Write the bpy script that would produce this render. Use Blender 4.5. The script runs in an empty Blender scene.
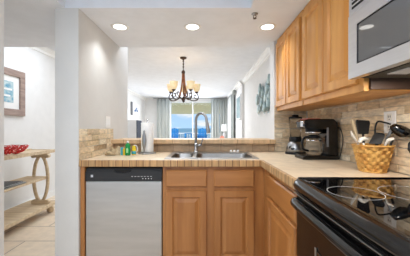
import bpy, bmesh, math, random
from mathutils import Vector, Matrix

S = bpy.context.scene
COL = S.collection
PI = math.pi
random.seed(7)

# ------------------------------------------------------------------ camera
EYE = 1.161
cd = bpy.data.cameras.new('camera'); cam = bpy.data.objects.new('camera', cd); COL.objects.link(cam)
cam.location = (0, 0, EYE); cam.rotation_euler = (PI/2, 0, 0)
cd.sensor_width = 36.0; cd.lens = 36.0*235/410; cd.clip_start = 0.02; cd.clip_end = 30000
S.camera = cam
# ------------------------------------------------------------------ exposure
vs = S.view_settings
vs.view_transform = 'Standard'; vs.look = 'None'; vs.gamma = 1.0; vs.use_curve_mapping = False
vs.exposure = 0.0
# ------------------------------------------------------------------ world: blue daylight sky with low clouds
W = bpy.data.worlds.new('sky'); S.world = W; W.use_nodes = True
nt = W.node_tree; nt.nodes.clear()
def N(t, tree=None): return (tree or nt).nodes.new(t)
tc = N('ShaderNodeTexCoord'); mp = N('ShaderNodeMapping'); mp.inputs['Scale'].default_value = (9, 9, 28)
nz = N('ShaderNodeTexNoise'); nz.inputs['Scale'].default_value = 1.3; nz.inputs['Detail'].default_value = 5
cr = N('ShaderNodeValToRGB'); cr.color_ramp.elements[0].position = .5; cr.color_ramp.elements[1].position = .66
sx = N('ShaderNodeSeparateXYZ'); gr = N('ShaderNodeValToRGB')
gr.color_ramp.elements[0].position = 0.0; gr.color_ramp.elements[0].color = (.54, .82, 1.16, 1); e_ = gr.color_ramp.elements.new(.09); e_.color = (.30, .50, .80, 1); e_ = gr.color_ramp.elements.new(.16); e_.color = (.22, .34, .48, 1)
gr.color_ramp.elements[1].position = .45; gr.color_ramp.elements[1].color = (.40, .43, .47, 1)
mx = N('ShaderNodeMix'); mx.data_type = 'RGBA'; mx.inputs['B'].default_value = (1.0, 1.03, 1.06, 1)
bg = N('ShaderNodeBackground'); bg.inputs['Strength'].default_value = 0.88
wo = N('ShaderNodeOutputWorld')
L = nt.links.new
L(tc.outputs['Generated'], mp.inputs['Vector']); L(mp.outputs['Vector'], nz.inputs['Vector']); L(nz.outputs['Fac'], cr.inputs['Fac'])
L(tc.outputs['Generated'], sx.inputs['Vector']); L(sx.outputs['Z'], gr.inputs['Fac'])
L(cr.outputs['Color'], mx.inputs['Factor']); L(gr.outputs['Color'], mx.inputs['A'])
L(mx.outputs['Result'], bg.inputs['Color']); L(bg.outputs['Background'], wo.inputs['Surface'])

# ------------------------------------------------------------------ window daylight, sun and unseen fill lights added to the rooms
def area(name, loc, rot, sx_, sy_, power, col=(1, 1, 1), parent=None, spread=None):
    d = bpy.data.lights.new(name, 'AREA'); d.shape = 'RECTANGLE'; d.size = sx_; d.size_y = sy_; d.energy = power; d.color = col
    if spread: d.spread = spread
    o = bpy.data.objects.new(name, d); COL.objects.link(o); o.location = loc; o.rotation_euler = rot
    if parent: o.parent = parent
    return o
LIGHTS_AND_FILLS = dict(tray=22, window=60, near=18, far=70, room=11, hall=18, down=1.6, world=.95)
area('tray_fill', (-.25, .30, 2.155), (0, 0, 0), 1.0, 1.2, LIGHTS_AND_FILLS['tray'], (.89, .965, 1.06))            # unseen fill light added in the ceiling tray
area('window_daylight', (-.55, 10.02, 1.25), (-PI/2, 0, 0), 2.0, 1.9, LIGHTS_AND_FILLS['window'], (.89, .965, 1.06))    # daylight through the balcony door
area('living_near_fill', (-.75, 3.05, 2.44), (0, 0, 0), 2.6, .5, LIGHTS_AND_FILLS['near'], (.89, .965, 1.06))      # added fill past the bar, hidden behind the kitchen ceiling
area('living_far_fill', (-.75, 7.3, 2.44), (0, 0, 0), 2.2, 1.6, LIGHTS_AND_FILLS['far'], (.89, .965, 1.06))  # added fill brightening the far living room, no fixture there
area('left_room_fill', (-1.9, 3.3, 2.44), (0, 0, 0), .9, .9, LIGHTS_AND_FILLS['room'], (.89, .965, 1.06))  # added fill lifting the wall and floor of the left room
area('hall_fill', (-1.75, .75, 2.06), (0, 0, 0), .7, .7, LIGHTS_AND_FILLS['hall'], (.89, .965, 1.06))  # unseen fill added at the left, reaching under the wall cabinets
bg.inputs['Strength'].default_value = LIGHTS_AND_FILLS['world']

sd = bpy.data.lights.new('sun', 'SUN'); sd.energy = 5.5; sd.angle = .01; sd.color = (1, .96, .9)
so = bpy.data.objects.new('sun', sd); COL.objects.link(so); so.rotation_euler = Vector((1, .42, -.30)).to_track_quat('-Z', 'Y').to_euler(); so.location = (-20, -5, 12)

# ------------------------------------------------------------------ materials
def lin(c):
    r = []
    for v in c[:3]:
        v = v/255.0
        r.append(v/12.92 if v <= .04045 else ((v+.055)/1.055)**2.4)
    return (*r, 1)
def mat(name, col, rough=.6, metal=0, var=0.0, vscale=(8, 8, 8), col2=None, bump=0.0, bscale=80, emit=None, estr=0, coat=0, trans=0, spec=None, aniso=0):
    m = bpy.data.materials.new(name); m.use_nodes = True
    t = m.node_tree; b = t.nodes['Principled BSDF']
    b.inputs['Base Color'].default_value = lin(col); b.inputs['Roughness'].default_value = rough; b.inputs['Metallic'].default_value = metal
    b.inputs['Coat Weight'].default_value = coat; b.inputs['Transmission Weight'].default_value = trans
    if coat: b.inputs['Coat Roughness'].default_value = .12
    if spec is not None: b.inputs['Specular IOR Level'].default_value = spec
    if emit: b.inputs['Emission Color'].default_value = lin(emit); b.inputs['Emission Strength'].default_value = estr
    co = t.nodes.new('ShaderNodeTexCoord'); mpn = t.nodes.new('ShaderNodeMapping'); mpn.inputs['Scale'].default_value = vscale
    t.links.new(co.outputs['Object'], mpn.inputs['Vector'])
    no = t.nodes.new('ShaderNodeTexNoise'); no.inputs['Scale'].default_value = 1.0; no.inputs['Detail'].default_value = 4
    t.links.new(mpn.outputs['Vector'], no.inputs['Vector'])
    c2 = col2 or tuple(max(0, v*(1-var)) for v in col)
    mixn = t.nodes.new('ShaderNodeMix'); mixn.data_type = 'RGBA'
    mixn.inputs['A'].default_value = lin(col); mixn.inputs['B'].default_value = lin(c2)
    rm = t.nodes.new('ShaderNodeMapRange'); rm.inputs['From Min'].default_value = .35; rm.inputs['From Max'].default_value = .65
    t.links.new(no.outputs['Fac'], rm.inputs['Value']); t.links.new(rm.outputs['Result'], mixn.inputs['Factor'])
    t.links.new(mixn.outputs['Result'], b.inputs['Base Color'])
    if bump:
        n2 = t.nodes.new('ShaderNodeTexNoise'); n2.inputs['Scale'].default_value = bscale
        t.links.new(co.outputs['Object'], n2.inputs['Vector'])
        bp = t.nodes.new('ShaderNodeBump'); bp.inputs['Strength'].default_value = bump; bp.inputs['Distance'].default_value = .01
        t.links.new(n2.outputs['Fac'], bp.inputs['Height']); t.links.new(bp.outputs['Normal'], b.inputs['Normal'])
    return m
def brick_mat(name, c1, c2, mortar, bw, bh, msize, plane='XY', rough=.5, offset=.5, shift=(0, 0), grain=None, var=.5):
    m = bpy.data.materials.new(name); m.use_nodes = True
    t = m.node_tree; b = t.nodes['Principled BSDF']; b.inputs['Roughness'].default_value = rough
    g = t.nodes.new('ShaderNodeNewGeometry'); s = t.nodes.new('ShaderNodeSeparateXYZ'); c = t.nodes.new('ShaderNodeCombineXYZ')
    t.links.new(g.outputs['Position'], s.inputs['Vector'])
    mm = []
    for ax, sh in zip(plane, shift):
        a = t.nodes.new('ShaderNodeMath'); a.operation = 'SUBTRACT'; a.inputs[1].default_value = sh
        t.links.new(s.outputs[ax], a.inputs[0]); mm.append(a)
    t.links.new(mm[0].outputs[0], c.inputs['X']); t.links.new(mm[1].outputs[0], c.inputs['Y'])
    br = t.nodes.new('ShaderNodeTexBrick'); br.offset = offset
    br.inputs['Color1'].default_value = lin(c1); br.inputs['Color2'].default_value = lin(c2); br.inputs['Mortar'].default_value = lin(mortar)
    br.inputs['Scale'].default_value = 1; br.inputs['Mortar Size'].default_value = msize; br.inputs['Brick Width'].default_value = bw; br.inputs['Row Height'].default_value = bh
    t.links.new(c.outputs['Vector'], br.inputs['Vector'])
    no = t.nodes.new('ShaderNodeTexNoise'); no.inputs['Scale'].default_value = 14; no.inputs['Detail'].default_value = 6
    if grain:
        mpn = t.nodes.new('ShaderNodeMapping'); mpn.inputs['Scale'].default_value = grain; no.inputs['Scale'].default_value = 1
        t.links.new(g.outputs['Position'], mpn.inputs['Vector']); t.links.new(mpn.outputs['Vector'], no.inputs['Vector'])
    else: t.links.new(g.outputs['Position'], no.inputs['Vector'])
    rm = t.nodes.new('ShaderNodeMapRange'); rm.inputs['From Min'].default_value = .3; rm.inputs['From Max'].default_value = .7
    rm.inputs['To Min'].default_value = 1-var; rm.inputs['To Max'].default_value = 1+var*.3
    t.links.new(no.outputs['Fac'], rm.inputs['Value'])
    vm = t.nodes.new('ShaderNodeVectorMath'); vm.operation = 'SCALE'
    t.links.new(br.outputs['Color'], vm.inputs[0]); t.links.new(rm.outputs['Result'], vm.inputs['Scale'])
    t.links.new(vm.outputs['Vector'], b.inputs['Base Color'])
    return m
def stone_mat(name, cols, rough=.75):
    m = bpy.data.materials.new(name); m.use_nodes = True
    t = m.node_tree; b = t.nodes['Principled BSDF']; b.inputs['Roughness'].default_value = rough
    g = t.nodes.new('ShaderNodeNewGeometry'); r = t.nodes.new('ShaderNodeValToRGB')
    e = r.color_ramp.elements
    while len(e) < len(cols): e.new(.5)
    for i, cc in enumerate(cols): e[i].position = i/(len(cols)-1); e[i].color = lin(cc)
    t.links.new(g.outputs['Random Per Island'], r.inputs['Fac'])
    mpn = t.nodes.new('ShaderNodeMapping'); mpn.inputs['Scale'].default_value = (22, 22, 60); t.links.new(g.outputs['Position'], mpn.inputs['Vector'])
    no = t.nodes.new('ShaderNodeTexNoise'); no.inputs['Scale'].default_value = 1; no.inputs['Detail'].default_value = 8
    t.links.new(mpn.outputs['Vector'], no.inputs['Vector'])
    rm = t.nodes.new('ShaderNodeMapRange'); rm.inputs['From Min'].default_value = .3; rm.inputs['From Max'].default_value = .7; rm.inputs['To Min'].default_value = .68; rm.inputs['To Max'].default_value = 1.15
    t.links.new(no.outputs['Fac'], rm.inputs['Value'])
    vm = t.nodes.new('ShaderNodeVectorMath'); vm.operation = 'SCALE'
    t.links.new(r.outputs['Color'], vm.inputs[0]); t.links.new(rm.outputs['Result'], vm.inputs['Scale'])
    t.links.new(vm.outputs['Vector'], b.inputs['Base Color'])
    bp = t.nodes.new('ShaderNodeBump'); bp.inputs['Strength'].default_value = .6; bp.inputs['Distance'].default_value = .004
    t.links.new(no.outputs['Fac'], bp.inputs['Height']); t.links.new(bp.outputs['Normal'], b.inputs['Normal'])
    return m
M = {}
M['wall'] = mat('white_paint', (232, 231, 229), .8, var=.015, bump=.03)
M['wall_warm'] = mat('grey_white_paint', (219, 217, 213), .8, var=.015, bump=.03)
M['ceiling'] = mat('ceiling_paint', (239, 243, 250), .85, var=.02, bump=.06, bscale=140)
M['trim'] = mat('white_trim_paint', (240, 240, 238), .5)
M['floor'] = brick_mat('beige_floor_tile', (244, 224, 198), (236, 214, 188), (176, 156, 136), .72, .36, .006, 'XY', .4, .5, (-1.845, 2.414), None, .12)
M['stone'] = stone_mat('split_travertine', [(180, 154, 120), (224, 199, 162), (240, 219, 186), (206, 181, 146), (250, 236, 208), (212, 184, 142), (232, 212, 182)])
M['counter'] = brick_mat('cream_counter_tile', (230, 210, 180), (224, 202, 172), (202, 178, 148), .33, .33, .0025, 'XY', .34, 0, (.05, 1.80), None, .14)
M['edge_x'] = brick_mat('tan_edge_tile', (204, 162, 112), (184, 140, 90), (126, 90, 56), .052, .5, .003, 'XZ', .5, 0, (0, .6), (60, 60, 6), .34)
M['edge_y'] = brick_mat('tan_edge_tile_side', (208, 170, 122), (188, 148, 102), (132, 98, 66), .052, .5, .003, 'YZ', .5, 0, (0, .6), (60, 60, 6), .34)
M['ledge_edge'] = brick_mat('pale_tan_ledge_edge_tile', (222, 186, 144), (214, 176, 132), (170, 134, 98), .165, .5, .003, 'XZ', .45, 0, (0, .6), (30, 30, 10), .2)
M['splash'] = brick_mat('tan_splash_tile', (190, 162, 130), (182, 154, 122), (156, 128, 98), .165, .3, .003, 'XZ', .5, 0, (0, .8), (24, 24, 24), .18)
M['ledge'] = brick_mat('tan_ledge_tile', (222, 190, 150), (212, 178, 136), (176, 142, 104), .165, .5, .003, 'XY', .4, 0, (0, 2.3), (40, 40, 10), .2)
M['maple'] = mat('honey_maple', (216, 158, 88), .36, col2=(196, 134, 66), vscale=(14, 14, 1.6), spec=.3)
M['maple_low'] = mat('brown_maple', (180, 122, 66), .4, col2=(158, 100, 48), vscale=(14, 14, 1.6), coat=.2)
M['maple_h'] = mat('brown_maple_cross', (180, 122, 66), .4, col2=(158, 100, 48), vscale=(1.6, 1.6, 14), coat=.2)
M['maple_dark'] = mat('maple_shaded_side', (112, 74, 46), .5, col2=(92, 58, 34), vscale=(14, 14, 2))
M['shade_brown'] = mat('painted_shade_brown', (58, 38, 26), .6)  # brown that paints the shade on the cabinet end
M['gauge_grey'] = mat('grey_gauge', (112, 112, 116), .35)
M['toe'] = mat('dark_toe_board', (60, 42, 30), .7)
M['steel'] = mat('brushed_steel', (216, 216, 218), .30, .95, col2=(211, 211, 213), vscale=(2, 2, 60))
M['steel_dw'] = mat('dishwasher_steel', (190, 189, 187), .40, .75, col2=(178, 177, 175), vscale=(2, 2, 14))
M['sink'] = mat('sink_steel', (128, 126, 123), .3, 1, var=.06)
M['sink_rim'] = mat('sink_rim_steel', (206, 204, 200), .32, 1, var=.04)
M['chrome'] = mat('chrome', (225, 225, 228), .12, 1)
M['nickel'] = mat('brushed_nickel', (160, 160, 160), .32, 1)
M['black'] = mat('black_plastic', (12, 12, 13), .5, spec=.3)
M['black_sat'] = mat('black_satin', (12, 11, 11), .16)
M['charcoal'] = mat('charcoal_plastic', (36, 35, 35), .42)
M['black_glass'] = mat('black_ceramic_glass', (7, 7, 8), .02, spec=1.0)
M['black_glass'].node_tree.nodes['Principled BSDF'].inputs['IOR'].default_value = 1.6
M['mw_glass'] = mat('dark_oven_glass', (84, 83, 82), .035, spec=.9)
M['oven_glass'] = mat('brown_oven_glass', (26, 18, 14), .08, spec=.7)
M['ring'] = mat('grey_ring_print', (176, 172, 168), .4)
M['grey_mesh'] = mat('grease_filter_mesh', (96, 92, 84), .5, .6, col2=(40, 38, 34), vscale=(140, 140, 140))
M['white'] = mat('white_plastic', (238, 236, 232), .45)
M['paper'] = mat('paper_towel', (244, 243, 240), .9, var=.03, vscale=(60, 60, 60))
M['dark_hole'] = mat('dark_slot', (18, 17, 16), .8)
M['copper'] = mat('copper_bronze', (166, 106, 68), .38, .75, col2=(120, 74, 48), vscale=(20, 20, 20))
M['bronze'] = mat('dark_bronze', (88, 68, 58), .4, .7, col2=(60, 46, 40), vscale=(30, 30, 30))
M['amber'] = mat('alabaster_glass', (240, 222, 186), .5, col2=(226, 198, 148), vscale=(16, 16, 16), emit=(255, 226, 176), estr=.3)
M['lens'] = mat('lit_lens', (255, 255, 255), .5, emit=(255, 252, 245), estr=4)
M['curtain'] = mat('blue_grey_curtain', (204, 207, 203), .9, col2=(184, 190, 188), vscale=(10, 10, 1))
M['curtain_dark'] = mat('grey_drape', (150, 154, 150), .9, var=.1)
M['sheer'] = mat('white_sheer', (240, 240, 236), .9, var=.03)
M['beige_stucco'] = mat('beige_stucco', (250, 238, 200), .9, var=.03)
M['blue_chair'] = mat('bright_blue_poly', (22, 136, 216), .5, var=.1)
M['weathered'] = mat('weathered_pine', (228, 206, 172), .7, col2=(204, 178, 144), vscale=(3, 30, 30), bump=.1)
M['grey_oak'] = mat('greyed_oak_frame', (160, 138, 126), .6, col2=(136, 114, 104), vscale=(30, 4, 30))
M['red'] = mat('red_coral_glaze', (224, 40, 36), .35, var=.1)
M['mag_dark'] = mat('dark_magazine', (40, 42, 48), .4, var=.2)
M['mag_grey'] = mat('grey_magazine', (140, 144, 150), .4, var=.2)
M['green'] = mat('green_soap', (20, 150, 70), .25, var=.1)
M['green_light'] = mat('pale_green_label', (150, 214, 150), .5)
M['teal'] = mat('teal_label', (60, 164, 176), .5)
M['yellow'] = mat('yellow_sponge', (240, 206, 40), .8, var=.08, vscale=(90, 90, 90))
M['cloth'] = mat('beige_dish_cloth', (196, 176, 142), .95, col2=(166, 142, 108), vscale=(60, 60, 60), bump=.3)
M['wicker'] = mat('honey_wicker', (222, 172, 94), .55, col2=(190, 134, 62), vscale=(20, 20, 40))
M['utensil_wood'] = mat('pale_wood', (216, 190, 150), .6, var=.12, vscale=(30, 30, 5))
M['utensil_white'] = mat('ivory_plastic', (226, 218, 204), .4)
M['fish'] = mat('verdigris_metal', (176, 194, 192), .5, .2, col2=(104, 130, 132), vscale=(30, 30, 12))
M['fish_light'] = mat('pale_verdigris', (206, 218, 216), .5, .2, col2=(140, 164, 164), vscale=(30, 30, 12))
M['glass'] = mat('clear_glass', (250, 252, 252), .02, trans=1); M['glass'].node_tree.nodes['Principled BSDF'].inputs['IOR'].default_value = 1.12
M['carafe'] = mat('carafe_glass', (232, 232, 232), .03, trans=1); M['carafe'].node_tree.nodes['Principled BSDF'].inputs['IOR'].default_value = 1.10
M['sea'] = mat('turquoise_sea', (54, 140, 178), .35, col2=(36, 116, 160), vscale=(.01, .002, 1))
M['art_blue'] = mat('blue_sea_print', (84, 152, 178), .5, col2=(190, 206, 206), vscale=(12, 12, 22))
M['art_mat'] = mat('white_mat_board', (238, 236, 232), .7)
M['art_teal'] = mat('teal_grey_print', (138, 156, 156), .7, col2=(112, 134, 138), vscale=(3, 3, 6))
M['blue_mark'] = mat('blue_brush_mark', (70, 120, 180), .6, var=.2)
M['cab_grey'] = mat('grey_lacquer', (222, 222, 222), .7, var=.06, vscale=(2, 2, 2))
M['cab_dark'] = mat('slate_blue_lacquer', (40, 46, 58), .9)
M['coral_pink'] = mat('coral_ceramic', (232, 146, 124), .5)
M['lamp_shade'] = mat('white_linen_shade', (240, 240, 238), .9, emit=(255, 250, 240), estr=.15)
M['red_led'] = mat('red_stripe', (190, 26, 34), .4)
M['steel_tint'] = mat('light_grey_label', (200, 202, 206), .4)
M['balcony_white'] = mat('balcony_white', (236, 238, 240), .6)

# ------------------------------------------------------------------ mesh builder
class MB:
    def __init__(s): s.bm = bmesh.new()
    def _new(s, n0): return s.bm.verts[n0:] if False else [v for i, v in enumerate(s.bm.verts) if i >= n0]
    def box(s, x0, x1, y0, y1, z0, z1, bev=0, seg=2, M4=None):
        t = bmesh.new(); bmesh.ops.create_cube(t, size=1)
        for v in t.verts: v.co = Vector(((x0+x1)/2+v.co.x*(x1-x0), (y0+y1)/2+v.co.y*(y1-y0), (z0+z1)/2+v.co.z*(z1-z0)))
        if bev: bmesh.ops.bevel(t, geom=t.edges[:], offset=bev, segments=seg, affect='EDGES', profile=.5)
        return s._merge(t, M4)
    def _merge(s, t, M4=None, smooth=False):
        t.verts.index_update()
        mp = [s.bm.verts.new(M4 @ v.co if M4 else v.co) for v in t.verts]
        for f in t.faces:
            try:
                nf = s.bm.faces.new([mp[v.index] for v in f.verts]); nf.smooth = smooth or f.smooth
            except ValueError: pass
        t.free(); return s
    def lathe(s, prof, c=(0, 0, 0), n=24, sx=1, sy=1, M4=None, cap=True):
        t = bmesh.new(); rings = []
        for r, z in prof:
            rings.append([t.verts.new((c[0]+math.cos(2*PI*i/n)*r*sx, c[1]+math.sin(2*PI*i/n)*r*sy, c[2]+z)) for i in range(n)])
        for a, b in zip(rings, rings[1:]):
            for i in range(n):
                f = t.faces.new((a[i], a[(i+1) % n], b[(i+1) % n], b[i])); f.smooth = True
        if cap:
            if prof[0][0] > 1e-6: t.faces.new(rings[0][::-1])
            if prof[-1][0] > 1e-6: t.faces.new(rings[-1])
        return s._merge(t, M4)
    def tube(s, pts, r, n=8, M4=None, closed=False, flat=1.0, sub=0):
        pts = [Vector(p) for p in pts]
        if sub: pts, r = smooth_path(pts, r, sub, closed)
        t = bmesh.new(); rings = []; m = len(pts); up = None
        for i, p in enumerate(pts):
            a = pts[(i-1) % m] if (closed or i > 0) else p
            b = pts[(i+1) % m] if (closed or i < m-1) else p
            d = (b-a).normalized()
            if up is None:
                up = Vector((0, 0, 1)) if abs(d.z) < .9 else Vector((1, 0, 0))
            x = d.cross(up)
            if x.length < 1e-5: x = d.orthogonal()
            x.normalize(); y = x.cross(d).normalized(); up = y
            rr = r[i] if isinstance(r, (list, tuple)) else r
            rings.append([t.verts.new(p + x*math.cos(2*PI*k/n)*rr + y*math.sin(2*PI*k/n)*rr*flat) for k in range(n)])
        seq = list(zip(rings, rings[1:])) + ([(rings[-1], rings[0])] if closed else [])
        for a, b in seq:
            for k in range(n):
                f = t.faces.new((a[k], a[(k+1) % n], b[(k+1) % n], b[k])); f.smooth = True
        if not closed:
            t.faces.new(rings[0][::-1]); t.faces.new(rings[-1])
        bmesh.ops.recalc_face_normals(t, faces=t.faces[:])
        return s._merge(t, M4)
    def prism(s, poly, a0, a1, axis='Y', bev=0, M4=None):
        t = bmesh.new()
        def P(u, v, w):
            return {'Y': (u, w, v), 'X': (w, u, v), 'Z': (u, v, w)}[axis]
        A = [t.verts.new(P(u, v, a0)) for u, v in poly]; B = [t.verts.new(P(u, v, a1)) for u, v in poly]
        t.faces.new(A); t.faces.new(B[::-1]); n = len(poly)
        for i in range(n): t.faces.new((A[i], B[i], B[(i+1) % n], A[(i+1) % n]))
        bmesh.ops.recalc_face_normals(t, faces=t.faces[:])
        if bev: bmesh.ops.bevel(t, geom=t.edges[:], offset=bev, segments=2, affect='EDGES', profile=.5)
        return s._merge(t, M4)
    def panel(s, o, u, v, n, w, h, loops, back=.018):
        """rect panel: loops of (inset, height along n); o is the outer back corner; u,v,n unit vectors"""
        o, u, v, n = map(Vector, (o, u, v, n)); t = bmesh.new(); R = []
        for ins, d in [(0, 0)] + loops:
            R.append([t.verts.new(o+u*a+v*b+n*d) for a, b in ((ins, ins), (w-ins, ins), (w-ins, h-ins), (ins, h-ins))])
        t.faces.new(R[0][::-1])
        for a, b in zip(R, R[1:]):
            for i in range(4): t.faces.new((a[i], a[(i+1) % 4], b[(i+1) % 4], b[i]))
        t.faces.new(R[-1]); bmesh.ops.recalc_face_normals(t, faces=t.faces[:])
        return s._merge(t)
    def build(s, name, m, parent=None, local=False, kind=None, origin=None):
        me = bpy.data.meshes.new(name)
        if parent is not None and not local:
            w = Vector((0, 0, 0)); p = parent
            while p: w += p.location; p = p.parent
            for v in s.bm.verts: v.co -= w
        loc = Vector((0, 0, 0))
        if parent is None and not local and not kind:
            xs = [v.co for v in s.bm.verts]
            loc = Vector(origin) if origin else Vector(((min(c.x for c in xs)+max(c.x for c in xs))/2, (min(c.y for c in xs)+max(c.y for c in xs))/2, min(c.z for c in xs)))
            for v in s.bm.verts: v.co -= loc
        s.bm.to_mesh(me); s.bm.free(); me.materials.append(m if not isinstance(m, str) else M[m])
        o = bpy.data.objects.new(name, me); COL.objects.link(o); o.location = loc
        if parent: o.parent = parent
        if kind: o['kind'] = kind
        return o
def smooth_path(pts, r, sub, closed=False):
    out = []; rs = []; n = len(pts)
    rr = r if isinstance(r, (list, tuple)) else [r]*n
    rng = range(n) if closed else range(n-1)
    for i in rng:
        p0 = pts[(i-1) % n] if (closed or i > 0) else pts[i]; p1 = pts[i]; p2 = pts[(i+1) % n]
        p3 = pts[(i+2) % n] if (closed or i < n-2) else pts[(i+1) % n]
        for k in range(sub):
            t = k/sub
            out.append(.5*((2*p1)+(p2-p0)*t+(2*p0-5*p1+4*p2-p3)*t*t+(3*p1-p0-3*p2+p3)*t**3)); rs.append(rr[i]*(1-t)+rr[(i+1) % n]*t)
    if not closed: out.append(pts[-1]); rs.append(rr[-1])
    return out, rs
def tag(o, label, cat, group=None):
    o['label'] = label; o['category'] = cat
    if group: o['group'] = group
    return o
def thing(name, label, cat, loc, rz=0, group=None):
    o = bpy.data.objects.new(name, None); COL.objects.link(o); o.location = loc; o.rotation_euler = (0, 0, rz); o.empty_display_size = .05
    return tag(o, label, cat, group)
def dup(root, loc, rz=0, label=None):
    r = root.copy(); COL.objects.link(r); r.location = loc; r.rotation_euler = (0, 0, rz)
    if label: r['label'] = label
    for ch in list(root.children):
        c = ch.copy(); COL.objects.link(c); c.parent = r
        for g in list(ch.children):
            d = g.copy(); COL.objects.link(d); d.parent = c
    return r
def struct(name, m, *boxes):
    b = MB()
    for bx in boxes: b.box(*bx)
    return b.build(name, m, kind='structure')

# ================================================================== SETTING
ZC, ZL = 2.07, 2.45                 # kitchen ceiling, living room ceiling
XR, XL = 1.07, -2.60                # right wall, left wall
struct('floor', 'floor', (-2.75, 1.3, -1.3, 10.2, -.08, 0))
struct('ceiling', 'ceiling', (XL, XR, 1.78, 2.64, ZC, ZL), (XL, -1.06, -1.3, 1.78, ZC, ZL), (.348, XR, -1.3, 1.78, ZC, ZL),
       (-1.06, .348, -1.3, -.6, ZC, ZL), (-1.06, .348, -.6, 1.78, 2.165, ZL))
struct('ceiling_living', 'ceiling', (-2.75, 1.3, -1.3, 10.2, ZL, ZL+.1))
struct('wall_left', 'wall', (-2.75, XL, -1.3, 10.2, 0, ZL))
struct('wall_right', 'wall', (XR, 1.3, -1.3, 6.4, 0, ZL), (1.0, 1.3, 6.4, 10.2, 0, ZL))
struct('wall_kitchen_left', 'wall_warm', (-1.136, -.958, 1.78, 2.64, 0, ZC), (-1.136, -.958, 2.64, 2.91, 0, ZL))
struct('wall_entry_left', 'wall_warm', (XL, -1.24, 1.32, 1.45, 0, ZC))
struct('wall_back', 'wall', (-.958, .72, 2.452, 2.6, 0, 1.003), (.72, XR, 2.452, 2.6, 0, ZC))
XWL, XWR, ZW = -1.9, .85, 2.30
struct('wall_far', 'wall', (XL, XWL, 10.1, 10.2, 0, ZL), (XWR, 1.0, 10.1, 10.2, 0, ZL), (XWL, XWR, 10.1, 10.2, ZW, ZL))
struct('baseboard_left', 'trim', (XL, XL+.015, 1.45, 10.1, 0, .1))
struct('baseboard_right', 'trim', (XR-.015, XR, 2.6, 6.4, 0, .1))
def crown(name, x, sgn, y0, y1):
    b = MB(); p = [(x, ZL), (x, ZL-.1), (x+sgn*.018, ZL-.095), (x+sgn*.03, ZL-.06), (x+sgn*.07, ZL-.03), (x+sgn*.08, ZL)]
    b.prism(p, y0, y1, 'Y'); return b.build(name, 'trim', kind='structure')
crown('trim_1', XL, 1, 2.64, 10.1)
crown('trim_2', XR, -1, 2.64, 6.4)
crown('trim_3', 1.0, -1, 6.4, 10.1)
# split-stone splashbacks (one mesh of raised stones per wall)
def stones(name, plane, at, sgn, u0, u1, z0, z1, ch=.0475, holes=()):
    b = MB(); z = z0; row = 0; rnd = random.Random(name)
    nrow = max(1, round((z1-z0)/ch)); ch = (z1-z0)/nrow
    for row in range(nrow):
        z = z0+row*ch; u = u0 - rnd.uniform(0, .08)
        while u < u1:
            w = rnd.choice((.10, .14, .17, .21, .26)); a = max(u, u0); e = min(u+w, u1)
            if e-a > .012:
                d = rnd.uniform(.006, .012)
                g = .0012
                zz = z+rnd.uniform(-.001, .001)
                lo, hi = (at, at+sgn*d) if sgn > 0 else (at+sgn*d, at)
                if plane == 'X': b.box(lo, hi, a+g, e-g, zz+g, zz+ch-g, .0018, 1)
                else: b.box(a+g, e-g, lo, hi, zz+g, zz+ch-g, .0018, 1)
            u += w
    return b.build(name, 'stone', kind='structure')
stones('trim_4', 'X', -.958, 1, 1.782, 2.44, .914, 1.155)
stones('trim_5', 'X', XR, -1, .2, 2.43, .914, 1.42)
stones('trim_6', 'Y', 2.452, -1, .722, 1.056, .914, 1.40)
struct('trim_7', 'splash', (-.956, .72, 2.44, 2.452, .914, 1.003))

# sliding balcony window
w = thing('window_1', 'white sliding balcony window between grey curtains at the far end', 'window', (-.5, 10.12, 0)); w['kind'] = 'structure'
for k in ('label', 'category'): del w[k]
b = MB()
fw = .06
b.box(XWL, XWR, 10.1, 10.18, ZW-.05, ZW); b.box(XWL, XWR, 10.1, 10.18, 0, .06)
for x in (XWL, XWR-fw): b.box(x, x+fw, 10.1, 10.18, .06, ZW-.05)
b.build('window_frame', 'trim', w)
b = MB()
for x in (-1.51, -.556): b.box(x, x+.06, 10.11, 10.17, .06, ZW-.05)
b.build('mullion', 'trim', w)
b = MB(); b.box(XWL+fw, XWR-fw, 10.138, 10.142, .06, ZW-.05); b.build('window_pane', 'glass', w)

# outside: balcony, sea
struct('balcony_floor', 'balcony_white', (-3.4, 2.2, 10.2, 12.3, -.1, 0))
struct('balcony_ceiling', 'beige_stucco', (-3.4, 2.2, 10.2, 12.1, 2.36, 2.5), (-3.4, 2.2, 12.1, 12.3, 1.89, 2.5))
b = MB(); b.box(-3.3, 2.1, 12.18, 12.26, .86, .91); b.box(-3.3, 2.1, 12.19, 12.25, .08, .12)
for i in range(46): b.box(-3.28+i*.118, -3.26+i*.118, 12.21, 12.23, .12, .86)
for x in (-3.3, -1.5, .3, 2.05): b.box(x, x+.05, 12.19, 12.25, 0, .86)
tag(b.build('balcony_railing', 'balcony_white'), 'white balcony railing behind the blue chairs outside', 'railing')
b = MB(); b.box(-9000, 9000, 40, 16000, -25.2, -25); b.build('sea', 'sea', kind='structure')

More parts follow.
